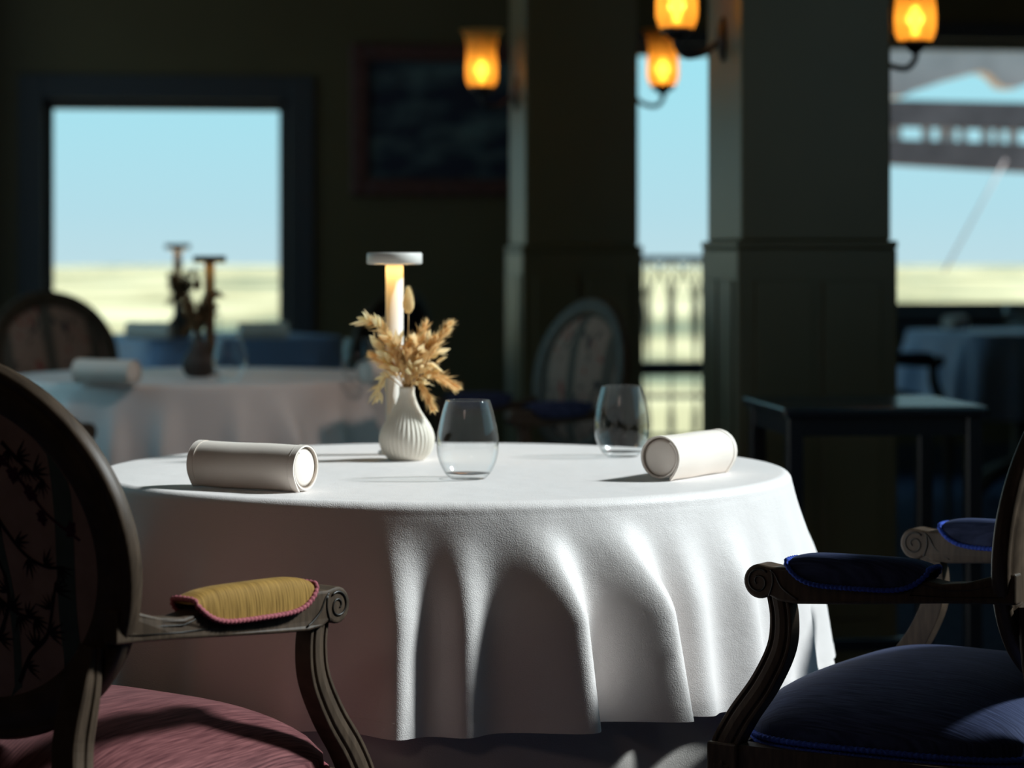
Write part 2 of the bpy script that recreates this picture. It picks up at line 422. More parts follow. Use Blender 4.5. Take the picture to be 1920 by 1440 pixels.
# openings of the far wall (s along U from D0)
W1 = (s_of(97) - 0.04, s_of(527) + 0.04, 0.60, zz(310, 203) + 0.04)
DR = (s_of(1130), s_of(1440), 0.02, zz(1270, 103) + 0.05)
W3 = (s_of(1600), s_of(2120), zz(1800, 566) - 0.05, zz(1800, 94) + 0.05)
SWL = (D0.x - XL) / U.x + 0.3; SWR = (XR - D0.x) / U.x + 0.3
wall('wall_far', D0, U, -SWL, SWR, CEIL, [W1, DR, W3], 0.16, M['wall'], -N)
window('window_1', D0, U, -N, *W1, fw=0.045, casing=0.12, label='picture window with a dark frame at the far left over the fields')
window('window_3', D0, U, -N, *W3, fw=0.045, casing=0.09, label='wide window at the far right under a terrace roof')
door = window('door_1', D0, U, -N, *DR, fw=0.05, casing=0.07, hbars=(zz(1270, 692),), label='glazed balcony door between the two square pillars')
for (a, b, c, d) in (W1, DR, W3):
    q = D0 + U * ((a + b) / 2) - N * 0.2 + Vector((0, 0, (c + d) / 2)); portal(q, b - a, d - c, N)

# right wall with the sunny window, left wall with windows added for sky fill
YF = 13.0
RW = (2.75 - YB, 4.9 - YB, 1.0, 2.95)
oR = Vector((XN, YB, 0)); uy = Vector((0, 1, 0))
wall('wall_right', oR, uy, -0.2, YJ - YB, CEIL, [RW], 0.16, M['wall'], Vector((1, 0, 0)))
wall('wall_right_return', Vector((XN + 0.16, YJ, 0)), Vector((1, 0, 0)), -0.16, XR - XN, CEIL, [], 0.16, M['wall'], Vector((0, -1, 0)))
wall('wall_right_far', Vector((XR, YB, 0)), uy, YJ - YB - 0.16, YF - YB, CEIL, [], 0.16, M['wall'], Vector((1, 0, 0)))
window('window_4', oR, uy, Vector((1, 0, 0)), *RW, fw=0.05, casing=0.1, label='sunny window in the right wall out of the picture')
portal((XN + 0.2, (2.75 + 4.9) / 2, 1.97), 2.15, 1.95, (-1, 0, 0))
oL = Vector((XL, YB, 0))
LH = [(4.8 - YB, 8.2 - YB, 0.3, 2.95), (9.5 - YB, 11.2 - YB, 0.3, 2.95)]  # unseen openings added so sky light reaches pillars and back tables
wall('wall_left', oL, uy, -0.2, YF - YB, CEIL, LH, 0.16, M['wall'], Vector((-1, 0, 0)))
for k, h in enumerate(LH):
    window('window_%d' % (5 + k), oL, uy, Vector((-1, 0, 0)), *h, fw=0.05, casing=0.1, label='added side window for fill in the left wall, %s of two, out of the picture' % ('nearer', 'farther')[k])
    portal((XL - 0.2, (h[0] + h[1]) / 2 + YB, (h[2] + h[3]) / 2), h[1] - h[0], h[3] - h[2], (1, 0, 0))
wall('wall_back', Vector((XL, YB, 0)), Vector((1, 0, 0)), -0.2, XR - XL + 0.2, CEIL, [], 0.16, M['wall'], Vector((0, -1, 0)))
V, Fc = boxdata(XL - 0.2, XR + 0.2, YB - 0.2, 12.9, -0.15, 0.0); struct(mesh('floor', V, Fc, M['carpet'], smooth=False))
V, Fc = boxdata(XL - 0.2, XN + 0.16, YB - 0.2, 12.9, CEIL, CEIL + 0.15); boxdata(XN + 0.16, XR + 0.2, YJ - 0.16, 12.9, CEIL, CEIL + 0.15, V, Fc); struct(mesh('ceiling', V, Fc, M['ceiling'], smooth=False))
for nm, (a, b) in (('baseboard_far', (-SWL + 0.35, DR[0] - 0.1)), ('baseboard_right', (DR[1] + 0.1, SWR - 0.4))):
    V, Fc = boxdata(a, b, -0.02, 0.0, 0, 0.14); o = struct(mesh(nm, V, Fc, M['frame'], smooth=False, loc=D0)); o.rotation_euler = (0, 0, RZ)

# pillars
def pillar(corner, wd, label, nm):
    r = empty(nm, corner, RZ); r['kind'] = 'structure'; r['label'] = label
    box('shaft', 0, wd, 0, wd, 1.12, CEIL, M['wall'], r, 0.006)
    e_ = 0.013
    box('wainscot', -e_, wd + e_, -e_, wd + e_, 0.0, 1.10, M['wall'], r, 0.006)
    for (a0, a1) in ((0.03, wd / 2 - 0.012), (wd / 2 + 0.012, wd - 0.03)):
        box('panel', a0, a1, -e_ - 0.008, -e_, 0.16, 1.02, M['wall'], r, 0.005)
    for (a0, a1) in ((0.03, wd / 2 - 0.012), (wd / 2 + 0.012, wd - 0.03)):
        box('panel', -e_ - 0.006, -e_, a0, a1, 0.16, 1.02, M['wall'], r, 0.005)
    box('rail', -e_ - 0.002, wd + e_ + 0.002, -e_ - 0.002, wd + e_ + 0.002, 1.10, 1.12, M['wall'], r, 0.006)
    return r
PW = 0.39
C1 = Vector(((985 - 960) * 8.2 / F, 8.2, 0)); C2 = Vector(((1390 - 960) * 6.1 / F, 6.1, 0))
pillar(C1, PW, 'farther square olive pillar beside the framed painting', 'trim_1')
pillar(C2, PW, 'nearer square olive pillar behind the black side table', 'trim_2')

# ================================================================== outside
V, Fc = [], []
nx, ny = 60, 90
for j in range(ny + 1):
    y = 16 + 5200 * (j / ny) ** 2.2
    for i in range(nx + 1):
        x = (i / nx - 0.5) * (400 + y * 3.2)
        h = -12 - 3.0 * math.sin(x * 0.004 + 1) * math.sin(y * 0.003) if y > 60 else -12 + 0.0
        V.append((x, y, h))
for j in range(ny):
    for i in range(nx): a = j * (nx + 1) + i; Fc.append((a, a + 1, a + nx + 2, a + nx + 1))
struct(mesh('ground', V, Fc, M['field']), 'sunlit pale yellow plain of dry fields beyond the windows')

# balcony
r = empty('balcony', D0 - N * 0.2, RZ); struct(r, 'stone balcony floor outside the glazed door')
box('balcony_slab', -0.6, 1.1, 0.0, 1.75, -0.2, 0.0, M['tile'], r, 0.01)
rail = tag(empty('balcony_railing', D0 - N * 1.85, RZ), 'dark wrought iron balcony railing with pointed loops outside the glazed door', 'railing')
def bar(nm, a, b, rad, mat, parent, n=8):
    V, Fc = tube([a, b], rad, n); return mesh(nm, V, Fc, mat, parent)
box('top_rail', -0.6, 1.1, -0.03, 0.03, 1.06, 1.095, M['iron'], rail, 0.006)
box('rail', -0.6, 1.1, -0.02, 0.02, 0.27, 0.295, M['iron'], rail, 0.004)
box('rail', -0.6, 1.1, -0.02, 0.02, 0.04, 0.065, M['iron'], rail, 0.004)
sp = 0.142
nb = 11
for k in range(nb):
    x = -0.50 + k * sp
    V, Fc = tube([(x, 0, 0.0 + 1.06 * i / 24) for i in range(25)], lambda t: 0.007 + 0.017 * max(0, math.sin(PI * (t - 0.45) / 0.5)) ** 2 * (0.45 < t < 0.95) + 0.012 * max(0, math.sin(PI * t / 0.25)) ** 2 * (t < 0.25), 8)
    mesh('baluster', V, Fc, M['iron'], rail)
    if k < nb - 1:
        for s_ in (0, 1):
            xa, xb = (x, x + sp) if s_ == 0 else (x + sp, x)
            V, Fc = tube(catmull([(xa, 0, 0.72), (xa + (xb - xa) * 0.10, 0, 0.86), (xa + (xb - xa) * 0.42, 0, 0.99), (xb - (xb - xa) * 0.15, 0, 1.06)], 12), 0.006, 6)
            mesh('arch_bar', V, Fc, M['iron'], rail)

# terrace roof outside window 3
DT = 15.0
pg = tag(empty('terrace_roof', (P(1800, 300, DT).x, DT, 0)), 'timber terrace roof with beams and carved rafter end outside the right window', 'pergola')
ox = P(1800, 300, DT).x
def outline_prism(nm, pts, th, mat, parent, d=DT):
    q = [P(x, y, d) for x, y in pts]; n = len(q); V = [(v.x - ox, -th / 2 + (d - DT), v.z) for v in q] + [(v.x - ox, th / 2 + (d - DT), v.z) for v in q]
    Fc = [tuple(range(n)), tuple(range(2 * n - 1, n - 1, -1))] + [((i + 1) % n, i, n + i, n + (i + 1) % n) for i in range(n)]
    return mesh(nm, V, Fc, mat, parent, False)
outline_prism('beam', [(1560, 186), (2100, 198), (2100, 250), (1560, 233)], 0.16, M['beam'], pg)
outline_prism('beam', [(1560, 258), (2100, 277), (2100, 334), (1560, 303)], 0.16, M['beam'], pg)
for k, (xa, wd_) in enumerate(((1590, 30), (1662, 26), (1730, 14), (1762, 26), (1802, 9), (1842, 12), (1868, 8), (1893, 14), (1935, 22), (1990, 30))):
    dy = (xa - 1580) * .034; outline_prism('spacer_block', [(xa, 230 + dy), (xa + wd_, 231 + dy), (xa + wd_, 264 + dy), (xa, 263 + dy)], 0.08, M['eave'], pg)
outline_prism('rafter', [(1560, -60), (1560, 195), (1690, 182), (1710, 172), (1770, 152), (1830, 136), (1846, 139), (1858, 150), (1870, 163), (1888, 167), (1905, 165), (1930, 155), (1960, 120), (2100, 110), (2100, -60)], 0.25, M['eave'], pg, DT + 0.3)
V, Fc = tube([(P(1885, 300, 14.6).x - ox, -0.4, P(1885, 300, 14.6).z), (P(1770, 510, 14.6).x - ox, -0.4, P(1770, 510, 14.6).z)], 0.007, 8); mesh('cable', V, Fc, M['eave'], pg)

# ================================================================== painting
pa, pb = s_of(657), s_of(1010)
pz0, pz1 = zz(800, 368), zz(800, 84)
pic = tag(empty('framed_painting', D0 + U * ((pa + pb) / 2) + N * 0.0 + Vector((0, 0, (pz0 + pz1) / 2)), RZ), 'dark landscape painting in a broad mahogany frame on the far wall', 'painting')
hw, hh, fw = (pb - pa) / 2, (pz1 - pz0) / 2, 0.085
V, Fc = [], []
for (a0, a1, c0, c1) in ((-hw, -hw + fw, -hh, hh), (hw - fw, hw, -hh, hh), (-hw + fw, hw - fw, -hh, -hh + fw), (-hw + fw, hw - fw, hh - fw, hh)): boxdata(a0, a1, -0.05, -0.002, c0, c1, V, Fc)
bevel(mesh('picture_frame', V, Fc, M['picframe'], pic, False), 0.012, 3)
box('canvas', -hw + fw, hw - fw, -0.025, -0.003, -hh + fw, hh - fw, M['painting'], pic, 0)

# ================================================================== wall sconces
def sconce_proto():
    r = empty('wall_sconce')          # local +x points away from the wall, origin on the wall
    V, Fc = lathe([(0.0, 0), (0.035, 0), (0.038, 0.004), (0.03, 0.012), (0.012, 0.02), (0, 0.022)], 20)
    V = [(z, x * 0.75, y * 1.6) for x, y, z in V]; mesh('backplate', V, Fc, M['iron'], r)
    V, Fc = tube(catmull([(0.01, 0, 0.0), (0.05, 0, -0.035), (0.10, 0, -0.045), (0.125, 0, -0.02), (0.125, 0, 0.005)], 24), 0.008, 8); mesh('arm', V, Fc, M['iron'], r)
    V, Fc = lathe([(0.0, -0.005), (0.012, -0.005), (0.03, 0.012), (0.042, 0.016), (0.04, 0.028), (0.0, 0.03)], 24); mesh('cup', V, Fc, M['iron'], r, loc=(0.125, 0, 0))
    prof = [(0.030, 0.022), (0.046, 0.030), (0.0545, 0.055), (0.055, 0.09), (0.053, 0.13), (0.052, 0.16), (0.057, 0.19), (0.066, 0.21), (0.076, 0.222)]
    V, Fc = lathe(prof, 40, cap=False); sh = mesh('shade', V, Fc, M['shade'], r, loc=(0.125, 0, 0))
    V, Fc = lathe([(0, 0.045), (0.008, 0.045), (0.012, 0.07), (0.017, 0.085), (0.015, 0.10), (0.006, 0.118), (0, 0.121)], 16); mesh('bulb', V, Fc, M['bulb'], r, loc=(0.125, 0, 0))
    l = bpy.data.lights.new('sconce_light', 'POINT'); l.energy = 0.55; l.color = (1.0, 0.62, 0.22); l.shadow_soft_size = 0.02
    lo = bpy.data.objects.new('sconce_light', l); COL.objects.link(lo); lo.parent = r; lo.location = (0.125, 0, 0.085)
    return r
sp0 = sconce_proto()
mid = PW / 2
Fd = Vector((-math.sin(RZ), math.cos(RZ), 0))
SC = [(C1 + Fd * mid, PI + RZ, 1.645, 'lit amber tulip wall lamp on the farther pillar, in front of the painting'),
      (C2 + Fd * mid, PI + RZ, 1.645, 'lit amber tulip wall lamp left of the nearer pillar, cut by the top edge'),
      (C1 + U * PW + Fd * mid, RZ, 1.655, 'smaller lit amber tulip wall lamp hanging before the glazed balcony door'),
      (C2 + U * PW + Fd * mid, RZ, 1.62, 'lit amber tulip wall lamp between the nearer pillar and the right window')]
for k, (p_, rz, h, lb) in enumerate(SC):
    o = sp0 if k == 0 else copy_tree(sp0)
    o.location = (p_.x, p_.y, h); o.rotation_euler = (0, 0, rz)
    tag(o, lb, 'wall lamp', 'amber tulip wall lamps on the pillars')

# ================================================================== tables and cloths
def smooth01(t, a, b):
    t = max(0.0, min(1.0, (t - a) / (b - a))); return t * t * (3 - 2 * t)

def drape(R, drop, ridges, flare, square=0.0, nphi=540, nrow=44, top=0.0, depth=1.0, start=0.0):
    """cloth over a round (or square) top; phi = 0 faces -y, grows towards +x. ridges: (phi deg, amp, width deg, lean)"""
    def rad(phi):
        if not square: return R
        c, s = abs(math.cos(phi)), abs(math.sin(phi)); n = 9.0
        return R / (c ** n + s ** n) ** (1 / n)
    V, Fc = [], []
    rows = []
    for k in range(8): rows.append(('top', (k + 1) / 8 * 0.975))
    for k in range(7): rows.append(('edge', k / 6))
    for k in range(1, nrow + 1): rows.append(('drop', k / nrow))
    er = 0.014
    V.append((0, 0, top))
    for kind, t in rows:
        for i in range(nphi):
            phi = -PI + 2 * PI * i / nphi
            r = rad(phi); tang = 0.0; z = top
            if kind == 'top': rr = (r - er) * t / 0.975 * 0.999
            elif kind == 'edge': a = t * PI / 2; rr = r - er + er * math.sin(a); z = top - er + er * math.cos(a)
            else:
                f = g = 0.0
                for (pd, am, wd, ln) in ridges:
                    d = math.degrees(phi) - pd; d = (d + 180) % 360 - 180
                    x = math.exp(-(d / wd) ** 2) * am; f += x; g += x * ln
                A = smooth01(t, start, 0.5) * 0.62 + 0.38 * t
                rr = r + flare * t ** 0.8 + depth * A * f; tang = depth * A * g
                z = top - er - (drop - er) * t - 0.004 * math.sin(phi * 9 + 1) * t + 0.006 * math.sin(phi * 3) * t
            x = math.sin(phi) * rr + math.cos(phi) * tang; y = -math.cos(phi) * rr + math.sin(phi) * tang
            V.append((x, y, z))
    for i in range(nphi): Fc.append((0, 1 + i, 1 + (i + 1) % nphi))
    nr = len(rows)
    for k in range(nr - 1):
        for i in range(nphi):
            j = (i + 1) % nphi; a = 1 + k * nphi; b = a + nphi
            Fc.append((a + i, b + i, b + j, a + j))
    return V, Fc, nphi, nr

def table_parts(nm, x, y, R, H, rz=0.0, square=False):
    r = empty(nm, (x, y, 0), rz)
    if square: box('tabletop', -R, R, -R, R, H - 0.04, H, M['wood'], r, 0.006)
    else:
        V, Fc = lathe([(0, H - 0.035), (R - 0.01, H - 0.035), (R, H - 0.025), (R, H - 0.004), (R - 0.006, H), (0, H)], 64); mesh('tabletop', V, Fc, M['wood'], r)
    V, Fc = lathe([(0.0, 0.05), (0.06, 0.06), (0.05, 0.15), (0.04, 0.4), (0.055, 0.6), (0.10, H - 0.036)], 24); mesh('pedestal', V, Fc, M['wood'], r)
    for k in range(4):
        a = k * PI / 2 + 0.4; c, s = math.cos(a), math.sin(a)
        V, Fc = tube(catmull([(0.02 * c, 0.02 * s, 0.16), (0.18 * c, 0.18 * s, 0.11), (0.32 * c, 0.32 * s, 0.025)], 10), lambda t: 0.03 - 0.008 * t, 8); mesh('foot', V, Fc, M['wood'], r)
    return r

def cloth_on(x, y, H, R, drop, ridges, flare, label, cat='tablecloth', nm='tablecloth', mat='cloth', rz=0.0, hem=True, **kw):
    V, Fc, nphi, nr = drape(R, drop, ridges, flare, top=0.0, **kw)
    o = mesh(nm, V, Fc, M[mat], loc=(x, y, H)); o.rotation_euler = (0, 0, rz)
    so_ = o.modifiers.new('thick', 'SOLIDIFY'); so_.thickness = 0.0012; so_.offset = 1
    tag(o, label, cat)
    if hem:
        # folded hem: a second layer over the lowest 22 mm of the drop
        k0 = nr - 5; HV, HF = [], []
        for k in range(k0, nr):
            for i in range(nphi):
                v = Vector(V[1 + k * nphi + i]); d = Vector((v.x, v.y, 0)).normalized(); HV.append(v + d * 0.0020)
        m = nr - k0
        for k in range(m - 1):
            for i in range(nphi):
                j = (i + 1) % nphi; HF.append((k * nphi + i, (k + 1) * nphi + i, (k + 1) * nphi + j, k * nphi + j))
        h = mesh('hem', HV, HF, M[mat], o)
    return o

TX, TY, TH, TR = -0.105, 3.71, 0.75, 0.53
tag(table_parts('dining_table', TX, TY, TR - 0.012, TH - 0.004), 'round dining table hidden under the white cloth in the foreground', 'table', None)
main_ridges = [(-170, .05, 8, 0), (-148, .05, 8, 0), (-126, .045, 8, 0), (-104, .05, 8, 0), (-84, .045, 8, 0), (-64, .03, 8, 0), (-48, .022, 6, 0.), (-33, .018, 4.5, .1), (-19, .014, 3.6, .2),
               (-5.5, .036, 3.4, 0.35), (4.0, .022, 2.8, 0.3), (15.0, .062, 3.9, 0.85), (27.0, .068, 4.0, 0.85), (38, .03, 3.4, 0.2), (48, .034, 4, 0.45), (59, .014, 4, 0.2), (71, .016, 4.5, 0.3), (83, .03, 5, 0.3), (97, .05, 6, 0.2), (114, .05, 7, 0), (132, .05, 8, 0), (152, .05, 8, 0)]
cloth_on(TX, TY, TH, TR, 0.295, main_ridges, 0.035, 'white cloth with deep sunlit folds on the round table in the foreground', nphi=900, nrow=56, start=0.02)
sk = [(-180 + k * 22.5 + random.uniform(-4, 4), random.uniform(.02, .04), 6.5, random.uniform(-.3, .3)) for k in range(16)]
V, Fc, a_, b_ = drape(TR - 0.02, 0.735, sk, 0.055, top=0.0, nphi=420, nrow=30)
o = mesh('table_skirt', V, Fc, M['skirt'], loc=(TX, TY, TH - 0.002)); tag(o, 'grey underskirt hanging to the floor below the white foreground tablecloth', 'table skirt')

T2X, T2Y = -0.857, 6.7
tag(table_parts('dining_table', T2X, T2Y, 0.515, TH - 0.004), 'round dining table hidden under the shaded white cloth in the middle distance', 'table')
r2 = [(-180 + k * 15 + random.uniform(-3, 3), random.uniform(.035, .065), 3.6, random.uniform(-.6, .6)) for k in range(24)]
r2 = [(a, (.012 if -75 < a < -35 or 60 < a < 120 else b), c, d) for a, b, c, d in r2]
cloth_on(T2X, T2Y, TH, 0.53, 0.34, r2, 0.03, 'shaded white cloth on the round table in the middle distance at left')
T3X, T3Y, T3H = (405 - 960) * 9.5 / F, 9.5, 0.775
tag(table_parts('dining_table', T3X, T3Y, 0.345, T3H - 0.004, math.radians(28), True), 'square dining table hidden under the cloth below the left picture window', 'table')
cloth_on(T3X, T3Y, T3H, 0.40, 0.34, [(k * 90 + 45 + j, .03, 6, 0) for k in range(4) for j in (-14, 0, 14)], 0.02, 'cloth coloured dim blue for shade on the square table below the left picture window', mat='shadecloth', rz=math.radians(28), square=1.0)
T4X, T4Y = 2.30, 10.9
tag(table_parts('dining_table', T4X, T4Y, 0.36, TH - 0.004, math.radians(16), True), 'square dining table hidden under the shade-tinted cloth below the right window', 'table')
cloth_on(T4X, T4Y, TH, 0.415, 0.36, [(k * 90 + 45 + j, .05, 6, 0) for k in range(4) for j in (-16, 0, 16)] + [(k * 90, .02, 9, 0) for k in range(4)], 0.03, 'cloth coloured bluish for shade on the square table below the right window', mat='shadecloth', rz=math.radians(16), square=1.0)

# ================================================================== black side table
sd_ = tag(empty('side_table', (0.59, 5.25, 0), math.radians(6)), 'small black lacquered side table in front of the nearer pillar', 'table')
box('table_top', 0, 0.46, 0, 0.45, 0.728, 0.75, M['black'], sd_, 0.006)
V, Fc = [], []
for (a0, a1, b0, b1) in ((0.02, 0.44, 0.02, 0.04), (0.02, 0.44, 0.41, 0.43), (0.02, 0.04, 0.04, 0.41), (0.42, 0.44, 0.04, 0.41)): boxdata(a0, a1, b0, b1, 0.685, 0.728, V, Fc)
mesh('apron', V, Fc, M['black'], sd_, False)
for (a, b) in ((0.012, 0.012), (0.412, 0.012), (0.012, 0.402), (0.412, 0.402)): box('leg', a, a + 0.036, b, b + 0.036, 0, 0.728, M['black'], sd_, 0.004)
for (a, b) in ((0.048, 0.02), (0.048, 0.41)): box('stretcher', a, 0.412, b, b + 0.02, 0.15, 0.18, M['black'], sd_, 0.003)

# ================================================================== armchairs
RX, RY, FWD = 0.262, 0.230, 0.052
BC = Vector((0, -0.185, 0.737)); REC = math.radians(9)
UPV = Vector((0, -math.sin(REC), math.cos(REC))); FOR = Vector((0, math.cos(REC), math.sin(REC)))
def BK(a, b, d): return BC + Vector((a, 0, 0)) + UPV * b + FOR * (d + 0.25 * a * a)

def braid(path, closed, rad=0.0034, per=0.0065):
    """beaded gimp trim along a path"""
    pts = [Vector(p) for p in path]
    if closed: pts = pts + [pts[0]]
    L = [0.0]
    for a, b in zip(pts, pts[1:]): L.append(L[-1] + (b - a).length)
    n = max(8, int(L[-1] / per * 4)); out = []; k = 0
    for i in range(n + (0 if closed else 1)):
        s = L[-1] * i / n
        while k < len(L) - 2 and L[k + 1] < s: k += 1
        f = (s - L[k]) / max(1e-9, L[k + 1] - L[k]); out.append(pts[k].lerp(pts[k + 1], f))
    return tube(out, lambda t: rad * (0.72 + 0.42 * abs(math.sin(PI * t * n / 4))), 6, closed)

def chair_proto(nm, seat, pad, trim, rearcloth, detail=True):
    r = empty(nm)
    W = M['wood']
    # --- back frame: moulded ring
    prof = [(0, -.008), (.004, -.014), (.012, -.013), (.02, -.016), (.042, -.017), (.0455, -.0125), (.049, -.017), (.056, -.016), (.0605, -.010), (.059, -.0045), (.0615, 0), (.059, .0045), (.0605, .010), (.056, .017), (.049, .020), (.0455, .015), (.042, .02), (.02, .018), (.004, .015), (0, .008)]
    n = 96; V, Fc = [], []
    for i in range(n):
        t = 2 * PI * i / n
        for (q, d) in prof: V.append(BK((RX - FWD + q * FWD / .0605) * math.cos(t), (RY - FWD + q * FWD / .0605) * math.sin(t), d * 0.66))
    m = len(prof)
    for i in range(n):
        j = (i + 1) % n
        for k in range(m): l = (k + 1) % m; Fc.append((i * m + k, i * m + l, j * m + l, j * m + k))
    mesh('back_frame', V, Fc, W, r)
    # --- upholstery front and rear
    ia, ib = RX - FWD + 0.002, RY - FWD + 0.002
    def disc(sign, dome, d0, rings=12, seg=72):
        V, Fc = [BK(0, 0, d0 + sign * dome)], []
        for k in range(1, rings + 1):
            q = k / rings
            for i in range(seg): t = 2 * PI * i / seg; V.append(BK(ia * q * math.cos(t), ib * q * math.sin(t), d0 + sign * dome * (1 - q ** 3)))
        for i in range(seg): Fc.append((0, 1 + i, 1 + (i + 1) % seg) if sign > 0 else (0, 1 + (i + 1) % seg, 1 + i))
        for k in range(rings - 1):
            for i in range(seg):
                a, b = 1 + k * seg, 1 + (k + 1) * seg; j = (i + 1) % seg
                Fc.append((a + i, b + i, b + j, a + j) if sign > 0 else (a + i, a + j, b + j, b + i))
        return V, Fc
    V, Fc = disc(1, 0.028, 0.004); mesh('back_cushion', V, Fc, M['tap'], r)
    V, Fc = disc(-1, 0.006, -0.006); pn = mesh('back_panel', V, Fc, rearcloth, r)
    def dr(a, b): q = min(1, math.hypot(a / ia, b / ib)); return -0.006 - 0.006 * (1 - q ** 3)
    # woven bands on the rear panel, bent like bamboo
    for (a0, bend, wd) in ((0.168, 0.012, 0.026), (0.072, -0.016, 0.012), (-0.06, -0.012, 0.022), (-0.165, -0.02, 0.026)):
        V, Fc = [], []
        pts = []
        for i in range(25):
            b = -ib * 0.97 + 2 * ib * 0.97 * i / 24
            a = a0 + bend * math.sin(b * 18) * 0.5 - abs(a0) / a0 * 0.25 * b * b * 6 * 0.2
            lim = ia * math.sqrt(max(0, 1 - (b / ib) ** 2)) * 0.985
            l, h = max(-lim, min(lim, a - wd / 2)), max(-lim, min(lim, a + wd / 2))
            pts.append((l, h, b))
        for (l, h, b) in pts: V += [BK(l, b, dr(l, b) - 0.0005), BK(h, b, dr(h, b) - 0.0005)]
        for i in range(24): Fc.append((2 * i, 2 * i + 2, 2 * i + 3, 2 * i + 1))
        mesh('woven_band', V, Fc, M['band'], pn)
    # embroidered branches: stalks, leaf sprays and blossoms
    rng = random.Random(11)
    def leaf(V, Fc, a, b, ang, L, wdt):
        base = len(V); c, s = math.cos(ang), math.sin(ang)
        for (u, v) in ((0, 0), (.35, wdt), (1, 0), (.35, -wdt)):
            x, y = a + c * u * L - s * v * L, b + s * u * L + c * v * L; V.append(BK(x, y, dr(x, y) - 0.0011))
        Fc.append((base, base + 1, base + 2, base + 3))
    stalks = [[(.02, -.14), (.05, -.10), (.075, -.05), (.06, 0.0), (.02, .035), (-.03, .08), (-.10, .10)],
              [(.07, -.155), (.095, -.12), (.125, -.095), (.14, -.06), (.15, -.03)],
              [(.055, .065), (.085, .025), (.11, .0), (.138, -.012), (.165, -.012)],
              [(.06, .125), (.095, .105), (.125, .075), (.15, .048), (.192, .02)],
              [(-.10, -.13), (-.085, -.08), (-.10, -.03), (-.13, .02), (-.12, .06)],
              [(.05, -.05), (.085, -.07), (.115, -.075)], [(.09, .13), (.12, .105), (.15, .085)]]
    for si, st in enumerate(stalks):
        V, Fc = [], []
        path = catmull([Vector((a, b, 0)) for a, b in st], 26)
        for i in range(26):
            p0, p1 = path[i], path[i + 1]; t = (p1 - p0).normalized(); nn = Vector((-t.y, t.x, 0)) * (0.0028 - 0.0013 * i / 26)
            base = len(V)
            for q in (p0 + nn, p0 - nn, p1 - nn, p1 + nn): V.append(BK(q.x, q.y, dr(q.x, q.y) - 0.0009))
            Fc.append((base, base + 1, base + 2, base + 3))
        for i in range(4, 27, 5):
            p = path[i]; t = path[i] - path[i - 1]; ang = math.atan2(t.y, t.x)
            if si in (3,):
                for k in range(3):
                    ax, bx_ = p.x + rng.uniform(-.008, .008), p.y + rng.uniform(-.008, .008)
                    for q in range(5): leaf(V, Fc, ax, bx_, q * 2 * PI / 5 + rng.random(), 0.008, 0.42)
            else:
                sd2 = 1 if (i // 5) % 2 else -1
                for k in range(5): leaf(V, Fc, p.x, p.y, ang + sd2 * (0.15 + k * 0.38), 0.023 + rng.uniform(-.004, .006), 0.07)
        mesh('embroidered_branch', V, Fc, M['thread2'] if si == 3 else M['thread'], pn, False)
    # --- seat
    rings, seg = 16, 96; V, Fc = [(0, 0.0, 0.534)], []
    def plan(t, q):
        c, s = math.cos(t), math.sin(t); n_ = 4.2
        k = (abs(c) ** n_ + abs(s) ** n_) ** (-1 / n_)
        x, y = c * k * q, s * k * q
        hwid = 0.243 + 0.018 * y
        return x * hwid, 0.012 + y * 0.208 + (0.010 * (1 - x * x) if y > 0 else 0) * max(0, y)
    for k in range(1, rings + 1):
        q = k / rings
        for i in range(seg): x, y = plan(2 * PI * i / seg, q); V.append((x, y, 0.462 + 0.072 * (1 - q ** 2.6) ** 0.75))
    for z, q in ((0.450, 1.004), (0.436, 1.0)):
        for i in range(seg): x, y = plan(2 * PI * i / seg, q); V.append((x, y, z))
    for i in range(seg): Fc.append((0, 1 + i, 1 + (i + 1) % seg))
    for k in range(rings + 1):
        for i in range(seg): a, b = 1 + k * seg, 1 + (k + 1) * seg; j = (i + 1) % seg; Fc.append((a + i, b + i, b + j, a + j))
    sc_ = mesh('seat_cushion', V, Fc, seat, r)
    V, Fc = braid([(*plan(2 * PI * i / 160, 1.014), 0.443) for i in range(160)], True, 0.0042, 0.008)
    mesh('seat_braid', V, Fc, trim, sc_)
    for dx_, col_ in ((0, 0),):
        V, Fc = braid([(*plan(2 * PI * i / 160, 1.012), 0.4345) for i in range(160)], True, 0.0034, 0.006); mesh('seat_braid', V, Fc, trim, sc_)
    # rails
    V, Fc = [], []
    boxdata(-.235, .235, .195, .226, .365, .436, V, Fc); boxdata(-.215, .215, -.215, -.185, .365, .436, V, Fc)
    mesh('seat_rail', V, Fc, W, r, False)
    for s_ in (-1, 1):
        V, Fc = sweep([(s_ * .236, -.2, .40), (s_ * .252, .2, .40)], [(-.014, -.035), (.014, -.035), (.014, .01), (.017, .013), (.017, .02), (.014, .023), (.014, .035), (-.014, .035)], (1, 0, 0)); mesh('seat_rail', V, Fc, W, r, False)
